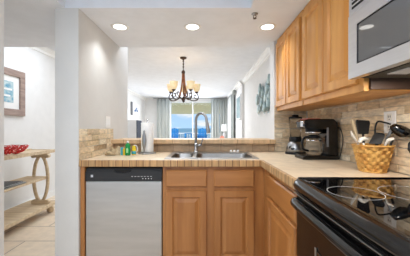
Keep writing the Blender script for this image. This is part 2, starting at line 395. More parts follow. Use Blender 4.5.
# ================================================================== COUNTERS
YF, YB = 1.78, 2.438
XRF = .425
ZK = .914
ct = thing('countertop', 'cream tiled L-shaped kitchen worktop with tan edge tiles', 'countertop', (0, 2.1, .868))
SX0, SX1, SY0, SY1 = -.30, .41, 1.885, 2.375     # sink cut-out
b = MB()
z0, z1 = .868, ZK
b.box(-.956, SX0, YF+.022, YB, z0, z1); b.box(SX0, SX1, YF+.022, SY0, z0, z1); b.box(SX0, SX1, SY1, YB, z0, z1)
b.box(SX1, XRF+.022, YF+.022, YB, z0, z1)
b.box(XRF+.022, 1.056, 1.088, YB, z0, z1)
b.build('tiled_top', 'counter', ct)
b = MB(); b.box(-.956, XRF+.0, YF, YF+.022, z0-.001, z1+.002, .003)
b.build('edge_tiles', 'edge_x', ct)
b = MB(); b.box(XRF, XRF+.022, 1.088, YF+.02, z0-.001, z1+.002, .003)
b.build('edge_tiles', 'edge_y', ct)
lg = thing('bar_ledge', 'raised tan tiled bar ledge running behind the sink', 'ledge', (-.1, 2.5, 1.003))
b = MB(); b.box(-.957, .719, 2.40, 2.75, 1.003, 1.043, .003); b.build('ledge_top', 'ledge', lg)
b = MB(); b.box(-.957, .719, 2.378, 2.40, 1.002, 1.044, .004); b.build('ledge_edge', 'ledge_edge', lg)

# ================================================================== BASE CABINETS
DOOR = [(0, .015), (.004, .020), (.050, .020), (.058, .008), (.064, .007), (.090, .0170), (.094, .0178)]
DRAW = [(0, .013), (.006, .019), (.010, .019)]
def front(parent, name, m, o, u, w, h, loops, n):
    b = MB(); b.panel(o, u, (0, 0, 1), n, w, h, loops); return b.build(name, m, parent)
sb = thing('sink_base_cabinet', 'brown maple sink cabinet with two doors and two false drawers', 'cabinet', (.06, 2.1, 0))
b = MB(); b.box(-.327, -.309, 1.838, 2.43, .1, .866); b.box(-.309, .437, 1.838, 2.43, .1, .118); b.box(-.309, .437, 2.42, 2.43, .118, .866); b.build('carcass', 'maple_low', sb)
b = MB(); b.box(-.327, -.295, 1.818, 1.838, .1, .866); b.box(.0, .08, 1.818, 1.838, .1, .866); b.box(.375, .4545, 1.818, 1.838, .1, .866)
for za, zb in ((.1, .15), (.665, .715), (.832, .866)):
    b.box(-.295, .0, 1.818, 1.838, za, zb); b.box(.08, .375, 1.818, 1.838, za, zb)
b.build('face_frame', 'maple_low', sb)
b = MB(); b.box(-.327, .45, 1.89, 1.905, .001, .099); b.build('toe_board', 'toe', sb)
for xa, xb in ((-.300, .013), (.069, .377)):
    front(sb, 'drawer_front', 'maple_h', (xa, 1.818, .710), (1, 0, 0), xb-xa, .127, DRAW, (0, -1, 0))
    front(sb, 'door', 'maple_low', (xa, 1.818, .125), (1, 0, 0), xb-xa, .556, DOOR, (0, -1, 0))
rb = thing('base_cabinet', 'brown maple corner base cabinet with drawer and door beside the black range', 'cabinet', (.75, 1.45, 0))
b = MB(); b.box(.475, 1.05, 1.092, 1.11, .1, .866); b.box(.475, 1.05, 1.11, 1.81, .1, .118); b.box(1.04, 1.05, 1.11, 1.81, .118, .866); b.build('carcass', 'maple_low', rb)
b = MB(); b.box(.455, .475, 1.092, 1.15, .1, .866); b.box(.455, .475, 1.66, 1.8175, .1, .866)
for za, zb in ((.1, .15), (.66, .71), (.832, .866)): b.box(.455, .475, 1.15, 1.66, za, zb)
b.build('face_frame', 'maple_low', rb)
b = MB(); b.box(.525, .54, 1.092, 1.81, .001, .099); b.build('toe_board', 'toe', rb)
front(rb, 'drawer_front', 'maple_h', (.455, 1.66, .700), (0, -1, 0), .52, .130, DRAW, (-1, 0, 0))
front(rb, 'door', 'maple_low', (.455, 1.66, .125), (0, -1, 0), .52, .548, DOOR, (-1, 0, 0))
b = MB(); b.box(-.955, -.923, 1.80, 2.43, .001, .866, .001, 1); tag(b.build('end_panel', 'maple_low'), 'narrow brown maple end panel left of the dishwasher', 'panel')

# dishwasher
dw = thing('dishwasher', 'stainless steel dishwasher with black control strip under the counter', 'dishwasher', (-.625, 2.1, 0))
b = MB(); b.box(-.915, -.335, 1.85, 2.42, .10, .855); b.build('tub', 'charcoal', dw)
b = MB(); b.box(-.918, -.332, 1.806, 1.85, .12, .750, .006); b.build('door', 'steel_dw', dw)
b = MB(); b.box(-.90, -.35, 1.90, 1.92, .002, .10); b.build('toe_panel', 'black', dw)
b = MB(); b.box(-.918, -.332, 1.812, 1.85, .753, .852, .004)
b.box(-.918, -.332, 1.802, 1.812, .753, .792, .002)
b.prism([(-.918, .790), (-.918, .824), (-.80, .838), (-.70, .838), (-.69, .820), (-.63, .812), (-.57, .820), (-.56, .838), (-.42, .838), (-.332, .832), (-.332, .790)], 1.803, 1.812, 'Y')
cp = b.build('control_panel', 'charcoal', dw)
b = MB(); b.prism([(-.69, .822), (-.63, .813), (-.57, .822), (-.565, .840), (-.695, .840)], 1.808, 1.8115, 'Y'); b.build('handle_pocket', 'dark_hole', cp)
b = MB(); b.box(-.876, -.858, 1.8008, 1.803, .783, .802, .001, 1); b.build('badge', 'steel_tint', cp)
for i in range(7):
    b = MB(); x = -.565+i*.024; b.box(x, x+.014, 1.8008, 1.803, .787, .792); b.build('button', 'ring', cp)
for i in range(4):
    b = MB(); x = -.48+i*.022; b.box(x, x+.006, 1.8008, 1.803, .770, .776); b.build('indicator', 'white', cp)

# sink
sk = thing('sink', 'stainless steel double-bowl sink set in the tiled counter', 'sink', (.05, 2.13, ZK))
b = MB()
ZT = ZK+.006
def ring_rect(t, x0, x1, y0, y1, z, r=.0, n=5):
    out = []
    for cx, cy, a in ((x1-r, y1-r, 0), (x0+r, y1-r, 90), (x0+r, y0+r, 180), (x1-r, y0+r, 270)):
        for k in range(n): an = math.radians(a+90*k/(n-1)); out.append(t.verts.new((cx+r*math.cos(an), cy+r*math.sin(an), z)))
    return out
def bowl(x0, x1, y0, y1, depth):
    t = bmesh.new(); R = [ring_rect(t, x0, x1, y0, y1, ZT, .05), ring_rect(t, x0+.006, x1-.006, y0+.006, y1-.006, ZT-.01, .048),
                          ring_rect(t, x0+.014, x1-.014, y0+.014, y1-.014, ZT-depth+.03, .045), ring_rect(t, x0+.04, x1-.04, y0+.04, y1-.04, ZT-depth, .03)]
    n = len(R[0])
    for a, c in zip(R, R[1:]):
        for i in range(n): f = t.faces.new((a[i], c[i], c[(i+1) % n], a[(i+1) % n])); f.smooth = True
    t.faces.new(R[-1]); return t
B1 = (-.285, -.105, 1.90, 2.26); B2 = (-.075, .395, 1.90, 2.26)
# rim as a plate with two rounded openings
t = bmesh.new()
def plate(x0, x1, y0, y1, bx):
    o = [t.verts.new((x, y, ZT)) for x, y in ((x1, y1), (x0, y1), (x0, y0), (x1, y0))]
    i = ring_rect(t, *bx, ZT, .05); n = 5
    for q in range(4):
        seg = i[q*n:(q+1)*n]
        for k in range(n-1): t.faces.new((o[q], seg[k+1], seg[k]))
        nx = i[((q+1) % 4)*n]
        t.faces.new((o[q], o[(q+1) % 4], nx, seg[-1]))
plate(-.322, -.09, 1.86, 2.29, B1); plate(-.09, .43, 1.86, 2.29, B2)
v = [t.verts.new(p) for p in ((-.322, 2.29, ZT), (.43, 2.29, ZT), (.43, 2.405, ZT), (-.322, 2.405, ZT))]; t.faces.new(v)
for pa, pb in (((-.322, 1.86), (.43, 1.86)), ((.43, 1.86), (.43, 2.405)), ((.43, 2.405), (-.322, 2.405)), ((-.322, 2.405), (-.322, 1.86))):
    t.faces.new([t.verts.new(p) for p in ((*pa, ZT), (*pb, ZT), (*pb, ZK+.0005), (*pa, ZK+.0005))])
bmesh.ops.recalc_face_normals(t, faces=t.faces[:])
b._merge(t); b.build('rim', 'sink_rim', sk)
for bx in (B1, B2):
    b = MB(); b._merge(bowl(*bx, .17)); bo = b.build('bowl', 'sink', sk)
    b = MB(); b.lathe([(.0, .004), (.035, .004), (.042, .0)], ((bx[0]+bx[1])/2, 2.08, ZT-.17), 20); b.build('drain', 'chrome', bo)
for i, x in enumerate((.262, .296, .330)):
    b = MB(); b.lathe([(.011, 0), (.013, .006), (.012, .016), (.006, .021), (0, .022)], (x, 2.36, ZT), 16)
    o = b.build('sink_hole_cap', 'white')
    tag(o, 'small white rounded cap on the back rim of the sink, ' + ('nearest the faucet', 'middle one of three', 'farthest right of three')[i], 'cap', 'white caps on the sink rim')

# faucet
fc = thing('faucet', 'tall brushed nickel gooseneck pull-down faucet behind the sink', 'faucet', (-.091, 2.34, ZT))
b = MB(); b.lathe([(.027, 0), (.027, .006), (.018, .010), (.0165, .07), (.014, .09)], (-.091, 2.34, ZT), 24); b.build('base', 'nickel', fc)
dr = Vector((.80, -.6, 0)).normalized(); o0 = Vector((-.091, 2.34, 0))
pts = [o0+Vector((0, 0, .98))]
pts += [o0+Vector((0, 0, 1.20))]
R = .066
for k in range(0, 10): a = PI - PI*1.0*k/9; pts.append(o0+dr*(R+R*math.cos(a))+Vector((0, 0, 1.232+R*math.sin(a)*1.1)))
pts += [o0+dr*(2*R+.006)+Vector((0, 0, 1.20))]
b = MB(); b.tube(pts, .013, 12, sub=3); b.build('spout', 'nickel', fc)
b = MB(); e = pts[-1]; b.tube([e+Vector((0, 0, .012)), e+dr*.004-Vector((0, 0, .02)), e+dr*.012-Vector((0, 0, .06)), e+dr*.018-Vector((0, 0, .088))], [.015, .017, .019, .017], 14, sub=3); b.build('spray_head', 'nickel', fc)
b = MB(); b.tube([o0+Vector((.010, -.004, .988)), o0+Vector((.062, -.014, .990))], .012, 12); b.tube([o0+Vector((.054, -.014, .995)), o0+Vector((.062, -.022, 1.03)), o0+Vector((.070, -.032, 1.055))], [.008, .007, .006], 10); b.build('lever', 'nickel', fc)

# ================================================================== UPPER CABINETS
def upper(label, y0, y1, doors, xf, near_dark):
    u = thing('wall_cabinet', label, 'cabinet', (.9, (y0+y1)/2, 1.335), group=None)
    b = MB(); b.box(xf+.02, 1.052, y0, y1, 1.338, 2.068); b.build('carcass', 'maple', u)
    b = MB(); ds = doors
    b.box(xf, xf+.02, y0, y1, 2.0, 2.068); b.box(xf, xf+.02, y0, y1, 1.336, 1.40)
    for a, c in ((y0, y0+.045), ((ds[0][1]+ds[1][0])/2-.03, (ds[0][1]+ds[1][0])/2+.03), (y1-.03, y1)): b.box(xf, xf+.02, a, c, 1.40, 2.0)
    b.build('face_frame', 'maple', u)
    for a, c in ds: front(u, 'door', 'maple', (xf, c, 1.376), (0, -1, 0), c-a, .648, DOOR, (-1, 0, 0))
    return u
upper('honey maple wall cabinet with two narrow doors above the blender, next to the white pillar', 1.80, 2.438, [(1.825, 2.112), (2.130, 2.425)], .748, 0)
upper('honey maple wall cabinet with two wide doors beside the microwave', 1.108, 1.782, [(1.142, 1.448), (1.462, 1.768)], .748, 0)
# small cabinet over the microwave
u = thing('wall_cabinet', 'short honey maple cabinet directly above the microwave', 'cabinet', (.9, .71, 1.81))
b = MB(); b.box(.768, 1.052, .34, 1.09, 1.81, 2.068); b.build('carcass', 'maple', u)
b = MB(); b.box(.748, .768, .34, 1.09, 1.81, 2.068); b.build('face_frame', 'maple', u)
for a, c in ((.355, .71), (.72, 1.075)): front(u, 'door', 'maple', (.748, c, 1.825), (0, -1, 0), c-a, .2, [(0, .016), (.003, .019), (.04, .019), (.044, .012)], (-1, 0, 0))

# microwave
mw = thing('microwave', 'stainless steel over-the-range microwave with dark window', 'microwave', (.87, .71, 1.388))
b = MB(); b.box(.70, 1.052, .335, 1.09, 1.392, 1.805, .004); b.build('body', 'charcoal', mw)
b = MB(); zb, zt, ya, yb = 1.386, 1.6735, .45, 1.092
wy0, wy1, wz0, wz1 = .52, 1.032, 1.443, 1.618
b.box(.6656, .699, wy1, yb, zb, zt); b.box(.6656, .699, ya, wy0, zb, zt); b.box(.6656, .699, wy0, wy1, zb, wz0); b.box(.6656, .699, wy0, wy1, wz1, zt)
md = b.build('door', 'steel', mw)
b = MB(); b.box(.669, .69, wy0, wy1, wz0, wz1); b.build('window', 'mw_glass', md)
b = MB(); b.box(.668, .671, wy0, wy1, wz0, wz0+.006); b.box(.668, .671, wy0, wy1, wz1-.006, wz1); b.box(.668, .671, wy1-.006, wy1, wz0, wz1); b.build('window_gasket', 'black', md)
b = MB(); b.tube([(.69, .485, 1.42), (.645, .485, 1.43), (.645, .485, 1.63), (.69, .485, 1.64)], .010, 10); b.build('handle', 'steel', md)
b = MB(); b.box(.668, .699, .335, .446, zb, zt, .003); b.build('control_panel', 'black_sat', mw)
b = MB(); b.box(.668, .699, .335, 1.092, 1.677, 1.805, .002); vg = b.build('vent_grille', 'steel', mw)
for k in range(5):
    b = MB(); z = 1.698+k*.020; b.box(.6665, .672, .40, 1.068, z, z+.011); b.build('vent_slot', 'dark_hole', vg)
b = MB(); b.box(.772, 1.05, 1.0935, 1.1065, 1.342, 1.60, .001, 1); b.build('shade_plate', 'shade_brown', mw)  # dark plate standing in for shade on the wall cabinet's near end
b = MB(); b.box(.72, 1.04, .36, 1.07, 1.388, 1.392); b.build('grease_filter', 'grey_mesh', mw)
b = MB(); b.box(.76, .84, .88, .98, 1.385, 1.389); tlm = b.build('task_lamp', 'steel_tint', mw)
area('task_lamp_light', (.80, .93, 1.383), (0, 0, 0), .08, .08, 3.0, (1, .93, .84))  # task lamp lit to brighten the stone under the cabinets

# ================================================================== RANGE
rg = thing('range', 'black glass-top electric range with oven door', 'stove', (.74, .70, 0))
b = MB(); b.box(.445, 1.05, .325, 1.083, .06, .900); b.build('body', 'black', rg)
b = MB(); b.box(.47, 1.04, .34, 1.07, .002, .06); b.build('plinth', 'black', rg)
b = MB(); b.box(.435, 1.0, .328, 1.080, .900, .930, .004); ck = b.build('cooktop', 'black_glass', rg)
# raised rolled rim round the glass
b = MB()
t = bmesh.new(); secs = []
stn = [.322, .326, .334, .346, .37, .42, .50, .60, .704, .81, .91, .99, 1.038, 1.062, 1.074, 1.082, 1.086]
for y in stn:
    e = min(y-.322, 1.086-y); bow = .010*(1-((y-.704)/.382)**2)
    cr_in = .040*max(0, 1-math.sqrt(max(0, 1-(1-min(e, .04)/.04)**2))) if e < .04 else 0
    xo = .395-bow+cr_in
    secs.append([t.verts.new((x, y, z)) for x, z in ((xo+.004, .893), (xo, .905), (xo+.006, .920), (xo+.018, .930), (.426, .9345), (.436, .931), (.436, .893))])
for a_, c_ in zip(secs, secs[1:]):
    for k in range(7): f = t.faces.new((a_[k], a_[(k+1) % 7], c_[(k+1) % 7], c_[k])); f.smooth = k < 4
t.faces.new(secs[0]); t.faces.new(secs[-1][::-1]); bmesh.ops.recalc_face_normals(t, faces=t.faces[:]); b._merge(t)
b.box(.43, 1.0, 1.070, 1.086, .900, .935, .003); b.box(.43, 1.0, .322, .336, .900, .935, .003)
b.build('front_rim', 'black_sat', rg)
def ringm(cx, cy, r):
    b = MB(); b.lathe([(r-.0011, 0), (r-.0011, .0004), (r+.0009, .0004), (r+.0009, 0)], (cx, cy, .9302), 56, cap=False); return b
for cx, cy, r in ((.535, .84, .088), (.745, .825, .112), (.58, .475, .088), (.80, .48, .112)): ringm(cx, cy, r).build('burner_ring', 'ring', ck)
b = MB(); b.box(.420, .445, .328, 1.080, .235, .86, .006); od = b.build('oven_door', 'black_sat', rg)
b = MB(); b.box(.4165, .421, .50, .895, .36, .70, .001, 1); b.build('oven_window', 'oven_glass', od)
for y in (.880, .50):  # pale upright strip at each side of the oven window
    b = MB(); b.box(.4145, .4175, y, y+.012, .35, .71, .001, 1); b.build('window_strip', 'nickel', od)
b = MB()
hp = [(.421, 1.064, .835), (.412, 1.074, .832), (.406, 1.066, .828), (.402, 1.03, .826)] + [(.400, y, .826) for y in (.9, .7, .5, .38)] + [(.404, .348, .828), (.412, .336, .832), (.421, .348, .835)]
b.tube(hp, .021, 12, sub=3, flat=.62); b.build('handle', 'black_sat', od)
for z, m_ in ((.866, 'nickel'), (.877, 'black_sat'), (.886, 'nickel')):  # nickel strips mimic glossy highlights on the black vent band
    b = MB(); b.box(.404, .446, .33, 1.076, z, z+.0035, .001, 1); b.build('vent_glint_strip', m_, rg)
b = MB(); b.box(.425, .445, .33, 1.078, .07, .225, .006); b.build('storage_drawer', 'black_sat', rg)
b = MB(); b.prism([(1.05, .90), (1.05, 1.13), (1.0, 1.13), (.955, 1.118), (.932, 1.09), (.93, 1.06), (.95, 1.03), (1.0, 1.01), (1.0, .90)], .326, 1.082, 'Y', .004)
bgd = b.build('backguard', 'black_sat', rg)
for y in (1.0, .9, .5, .4):
    b = MB(); b.lathe([(.022, 0), (.02, .02), (0, .022)], n=18, M4=Matrix.Translation((.931, y, 1.072)) @ Matrix.Rotation(-PI/2, 4, 'Y')); b.build('knob', 'black', bgd)

# ================================================================== COUNTER ITEMS
# blender
bl = thing('blender', 'silver and black countertop blender with clear jar in the corner', 'blender', (.865, 2.25, ZK))
def L_(prof, name, m, par, c, n=24, sx=1, sy=1):
    b = MB(); b.lathe(prof, c, n, sx, sy); return b.build(name, m, par)
c = (.865, 2.25, ZK+.0005)
L_([(.092, 0), (.095, .012), (.090, .02)], 'foot', 'black', bl, c)
L_([(.088, .02), (.085, .05), (.070, .10), (.057, .118)], 'base', 'nickel', bl, c)
L_([(.056, .118), (.058, .125), (.055, .158), (.05, .165)], 'collar', 'black', bl, c)
L_([(.046, .165), (.052, .24), (.060, .335)], 'jar', 'carafe', bl, c)
L_([(.061, .335), (.061, .352), (.03, .356), (.028, .372), (0, .374)], 'lid', 'black', bl, c)
b = MB(); b.lathe([(.013, 0), (.012, .012), (0, .013)], n=16, M4=Matrix.Translation((.865-.06, 2.25-.042, ZK+.065)) @ Matrix.Rotation(math.radians(145), 4, 'Z') @ Matrix.Identity(4) @ Matrix.Rotation(PI/2, 4, 'Y')); b.box(.80, .84, 2.175, 2.19, ZK+.045, ZK+.062, .003); b.build('control_dial', 'black', bl)
# coffee maker faces the room (-X)
cm = thing('coffee_maker', 'black drip coffee maker with glass carafe beside the blender', 'coffee maker', (.9, 1.90, ZK))
b = MB(); b.prism([(.757, ZK+.001), (.757, ZK+.022), (.775, ZK+.034), (.93, ZK+.034), (1.035, ZK+.034), (1.035, ZK+.001)], 1.815, 1.985, 'Y', .004); b.build('base', 'black_sat', cm)
b = MB(); b.prism([(.958, ZK+.034), (.950, ZK+.20), (.945, ZK+.235), (.775, ZK+.245), (.765, ZK+.30), (.80, ZK+.318), (1.0, ZK+.318), (1.03, ZK+.29), (1.035, ZK+.034)], 1.82, 1.98, 'Y', .006); tw = b.build('tower', 'black_sat', cm)
b = MB(); b.box(.942, .958, 1.8165, 1.821, ZK+.10, ZK+.25, .002); b.build('water_gauge', 'gauge_grey', tw)
b = MB(); b.box(.80, .90, 1.83, 1.97, ZK+.317, ZK+.322, .001); b.build('lid_stripe', 'red_led', tw)
b = MB(); b.lathe([(.062, 0), (.066, .06)], (.880, 1.90, ZK+.20), 24); fb = b.build('filter_basket', 'black', cm)
b = MB(); b.lathe([(.0655, 0), (.0675, 0), (.0675, .012), (.0655, .012)], (.880, 1.90, ZK+.205), 24, cap=False); b.build('chrome_band', 'chrome', fb)
b = MB(); b.prism([(.757, ZK+.255), (.757, ZK+.30), (.775, ZK+.305), (.785, ZK+.25)], 1.822, 1.868, 'Y', .003); b.build('front_badge', 'chrome', cm)
cf = (.880, 1.90, ZK+.036)
L_([(.05, 0), (.064, .02), (.066, .06), (.056, .11), (.046, .128)], 'carafe', 'carafe', cm, cf)
ca = cm.children[-1] if False else [o for o in cm.children if o.name.startswith('carafe')][0]
L_([(.048, .128), (.05, .142), (.03, .156), (0, .157)], 'lid', 'black', ca, cf)
L_([(.0575, .106), (.0590, .106), (.0560, .118), (.0545, .118)], 'steel_collar', 'chrome', ca, cf)
b = MB(); b.tube([(.838, 1.878, cf[2]+.135), (.795, 1.858, cf[2]+.138), (.766, 1.845, cf[2]+.11), (.768, 1.848, cf[2]+.05), (.822, 1.872, cf[2]+.03)], .009, 8, sub=4); b.build('handle', 'black', ca)
b = MB(); b.tube([(1.036, 1.84, ZK+.25), (1.045, 1.815, ZK+.24), (1.05, 1.79, ZK+.17), (1.045, 1.795, ZK+.09), (1.04, 1.82, ZK+.012), (1.04, 1.84, ZK+.008)], .0035, 6, sub=5); b.build('power_cord', 'black', cm)

# outlet and switch
ol = thing('wall_outlet', 'ivory double wall outlet on the stone splashback above the basket', 'outlet', (1.056, 1.37, 1.13))
b = MB(); b.box(1.050, 1.0575, 1.296, 1.382, 1.13, 1.257, .003); b.build('cover_plate', 'white', ol)
for z in (1.165, 1.222):
    b = MB(); b.box(1.0485, 1.051, 1.321, 1.356, z-.021, z+.021, .001); r = b.build('receptacle', 'utensil_white', ol)
    b = MB()
    for y in (1.331, 1.344): b.box(1.0478, 1.0492, y-.002, y+.002, z-.002, z+.010)
    b.box(1.0478, 1.0492, 1.335, 1.340, z-.014, z-.009); b.build('slots', 'dark_hole', r)
sw = thing('light_switch', 'white rocker light switch on the wall above the stone splashback', 'switch', (-.956, 2.32, 1.161))
b = MB(); b.box(-.958, -.953, 2.255, 2.37, 1.163, 1.275, .002); b.build('cover_plate', 'white', sw)
for y in (2.283, 2.325): 
    b = MB(); b.box(-.9535, -.949, y, y+.028, 1.185, 1.253, .002); b.build('rocker', 'trim', sw)

# basket with weave
bk = thing('wicker_basket', 'round honey wicker basket holding kitchen utensils', 'basket', (.95, 1.335, ZK))
bc = (.95, 1.335)
def rad(t): return (.068+(.096-.068)*t, .070+(.110-.070)*t)
b = MB(); t = bmesh.new(); NR, NS, H = 7, 11, .140
for k in range(NR):
    t0 = (k-.02)/NR; t1 = (k+1.02)/NR; rows = []
    n = NS*12
    for tt, bulge in ((t0, -.002), ((t0+t1)/2, .0015), (t1, -.002)):
        rx, ry = rad(tt); ring = []
        for i in range(n):
            a = 2*PI*i/n; off = bulge+.006*math.sin(a*NS/1.0+PI*k)
            ring.append(t.verts.new((bc[0]+math.cos(a)*(rx-.006+off), bc[1]+math.sin(a)*(ry-.006+off), ZK+.006+H*tt)))
        rows.append(ring)
    for A, B in zip(rows, rows[1:]):
        for i in range(n): f = t.faces.new((A[i], A[(i+1) % n], B[(i+1) % n], B[i])); f.smooth = True
b._merge(t); b.build('woven_side', 'wicker', bk)
b = MB()
for i in range(NS):
    a = 2*PI*(i+.5)/NS
    r0, r1 = rad(0), rad(1)
    b.tube([(bc[0]+math.cos(a)*(r0[0]-.007), bc[1]+math.sin(a)*(r0[1]-.007), ZK+.004), (bc[0]+math.cos(a)*(r1[0]-.007), bc[1]+math.sin(a)*(r1[1]-.007), ZK+.148)], .0028, 6)
b.build('stakes', 'wicker', bk)
b = MB(); b.lathe([(0, .001), (.066, .001), (.066, .008), (0, .009)], (bc[0], bc[1], ZK), 32, 1, 1.03); b.build('bottom', 'wicker', bk)
b = MB(); rx, ry = rad(1.02)
b.tube([(bc[0]+math.cos(2*PI*i/48)*(rx-.004), bc[1]+math.sin(2*PI*i/48)*(ry-.004), ZK+.149) for i in range(48)], .0055, 8, closed=True); b.build('rim', 'wicker', bk)
# utensils. U(px,py,Y): world point seen at photo position, used once for sizing
def U(px, py, Y): return Vector(((px-205)*Y/235, Y, EYE-(py-128)*Y/235))
FL = ZK+.012
def slab(pts2, Y0, Y1, th, m, name, par):   # blade: quad corners given by points with thickness
    n = (pts2[1]-pts2[0]).cross(pts2[-1]-pts2[0]).normalized()*th
    t = bmesh.new(); A = [t.verts.new(p-n) for p in pts2]; B = [t.verts.new(p+n) for p in pts2]; t.faces.new(A); t.faces.new(B[::-1]); k = len(A)
    for i in range(k): t.faces.new((A[i], B[i], B[(i+1) % k], A[(i+1) % k]))
    bmesh.ops.recalc_face_normals(t, faces=t.faces[:]); bmesh.ops.bevel(t, geom=t.edges[:], offset=th*.6, segments=2, affect='EDGES')
    q = MB(); q._merge(t); return q.build(name, m, par)
GU = 'utensils in the wicker basket'
def shank(name, m, par, a, bb, r0, r1): q = MB(); q.tube([a, bb], [r0, r1], 8); return q.build(name, m, par)
foot = [Vector((bc[0]+x, bc[1]+y, FL)) for x, y in ((-.03, -.02), (.02, -.03), (.03, .02), (-.02, .03), (0, .0), (.04, -.01), (-.045, .0), (.0, -.045), (.0, .04))]
t_ = thing('spatula', 'black square-headed spatula standing upright at the back left of the basket', 'spatula', foot[3], group=GU)
h0 = U(363, 133.5, 1.38); shank('handle', 'black', t_, foot[3], h0, .006, .006)
slab([U(358, 134, 1.38), U(368.5, 134, 1.37), U(370, 122.5, 1.39), U(369, 120.6, 1.39), U(356.2, 119.8, 1.40), U(355.6, 122, 1.40)], 0, 0, .004, 'black', 'blade', t_)
t_ = thing('slotted_turner', 'black slotted turner leaning forward over the basket rim', 'spatula', foot[4], group=GU)
shank('handle', 'black', t_, foot[4], U(378, 143, 1.31), .006, .005)
slab([U(368.5, 143.6, 1.30), U(381, 144.5, 1.27), U(385.3, 135.5, 1.28), U(383.5, 133.3, 1.28), U(376, 132.6, 1.31), U(373.5, 134.5, 1.31)], 0, 0, .003, 'black', 'blade', t_)
t_ = thing('wooden_spoon', 'pale wooden spoon with tall narrow bowl at the left of the basket', 'spoon', foot[3]+Vector((-.015, .005, 0)), group=GU)
shank('handle', 'utensil_wood', t_, foot[3]+Vector((-.015, .005, 0)), U(358.5, 142.5, 1.395), .006, .005)
q = MB(); q.tube([U(358.5, 143, 1.395), U(356, 134, 1.41), U(353.8, 127, 1.415), U(352.5, 121.5, 1.415), U(352.3, 119, 1.415)], [.005, .011, .0145, .011, .003], 10, sub=3, flat=.45); q.build('spoon_bowl', 'utensil_wood', t_)
t_ = thing('serving_spoon', 'ivory plastic serving spoon lowest at the left edge of the basket', 'spoon', foot[6]+Vector((.01, -.02, 0)), group=GU)
shank('handle', 'utensil_white', t_, foot[6]+Vector((.01, -.02, 0)), U(357.6, 143.5, 1.355), .005, .005)
q = MB(); q.tube([U(357.6, 143.2, 1.355), U(355.2, 139.5, 1.355), U(352.3, 135, 1.355), U(351, 131, 1.355)], [.005, .010, .011, .004], 10, sub=3, flat=.5); q.build('spoon_bowl', 'utensil_white', t_)
t_ = thing('measuring_scoop', 'ivory measuring scoop lying in front of the black spatula', 'scoop', foot[7], group=GU)
shank('handle', 'utensil_white', t_, foot[7], U(363, 143, 1.30), .005, .005)
q = MB(); q.tube([U(359.5, 142.5, 1.30), U(361, 139.8, 1.30), U(364, 138.7, 1.30), U(367.5, 139.8, 1.30)], [.009, .014, .015, .010], 12, sub=3, flat=.8); q.build('scoop_bowl', 'utensil_white', t_)
t_ = thing('wire_skimmer', 'black wire loop skimmer standing in front of the wall outlet', 'skimmer', foot[2], group=GU)
shank('handle', 'black', t_, foot[2], U(376.5, 133, 1.36), .005, .004)
q = MB(); q.tube([U(375, 134, 1.355), U(375.4, 127, 1.36), U(378, 121.5, 1.36), U(385, 122.6, 1.34), U(395.5, 126.5, 1.32), U(393, 132, 1.31), U(386.5, 136, 1.31)], .0048, 8, sub=4); q.build('loop', 'black', t_)
t_ = thing('ladle', 'large black ladle tilted right towards the range', 'ladle', foot[5], group=GU)
shank('handle', 'black', t_, foot[5], U(393.5, 137.5, 1.275), .006, .006)
q = MB(); q.tube([U(392.5, 126, 1.24), U(397, 129, 1.235), U(403, 132, 1.225), U(409, 133, 1.21), U(414, 132.5, 1.20)], [.018, .030, .034, .026, .008], 16, sub=3, flat=.9); q.build('ladle_bowl', 'black_sat', t_)
t_ = thing('whisk', 'ivory-handled ladle rim curve beside the large black ladle', 'whisk', foot[1], group=GU)
t_.name = 'tongs'; tag(t_, 'pale steel tongs with broad ends beside the large black ladle', 'tongs', GU)
q = MB(); q.tube([foot[1], U(386, 143, 1.25), U(390.5, 139.5, 1.235), U(394, 138.8, 1.22)], [.005, .006, .010, .005], 10, sub=3, flat=.5)
q.build('arm', 'utensil_white', t_)
q = MB(); q.tube([foot[1]+Vector((.006, .008, 0)), U(386, 140, 1.29), U(389, 135, 1.28), U(391, 129, 1.27)], [.005, .006, .011, .006], 10, sub=3, flat=.5)
q.build('arm', 'nickel', t_)

# paper towel holder
px_, py_ = -.557, 2.27
ph = thing('paper_towel_holder', 'chrome countertop paper towel holder with round base', 'holder', (px_, py_, ZK))
b = MB(); b.lathe([(.084, 0), (.084, .009), (.074, .015), (.012, .017)], (px_, py_, ZK), 36); b.build('base', 'nickel', ph)
b = MB(); b.tube([(px_, py_, ZK+.014), (px_, py_, ZK+.318)], .006, 10); b.lathe([(0, 0), (.010, .004), (.011, .012), (.006, .02), (0, .021)], (px_, py_, ZK+.314), 12); b.build('post', 'chrome', ph)
b = MB()
ax, ay = px_-.012, py_-.072
b.tube([(ax, ay, ZK+.012), (ax, ay, ZK+.06), (ax-.002, ay, ZK+.1)], .006, 10)
b.lathe([(.007, .05), (.017, .085), (.021, .13), (.017, .175), (.008, .205), (.011, .215), (0, .228)], (ax, ay, ZK), 16, 1, .55); b.build('tension_arm', 'nickel', ph)
b = MB(); b.lathe([(.020, .0), (.057, .0), (.0585, .003), (.0585, .274), (.057, .277), (.020, .277), (.020, 0)], (px_, py_, ZK+.020), 40, cap=False); tag(b.build('paper_towel_roll', 'paper'), 'white paper towel roll on the chrome holder', 'paper towel')
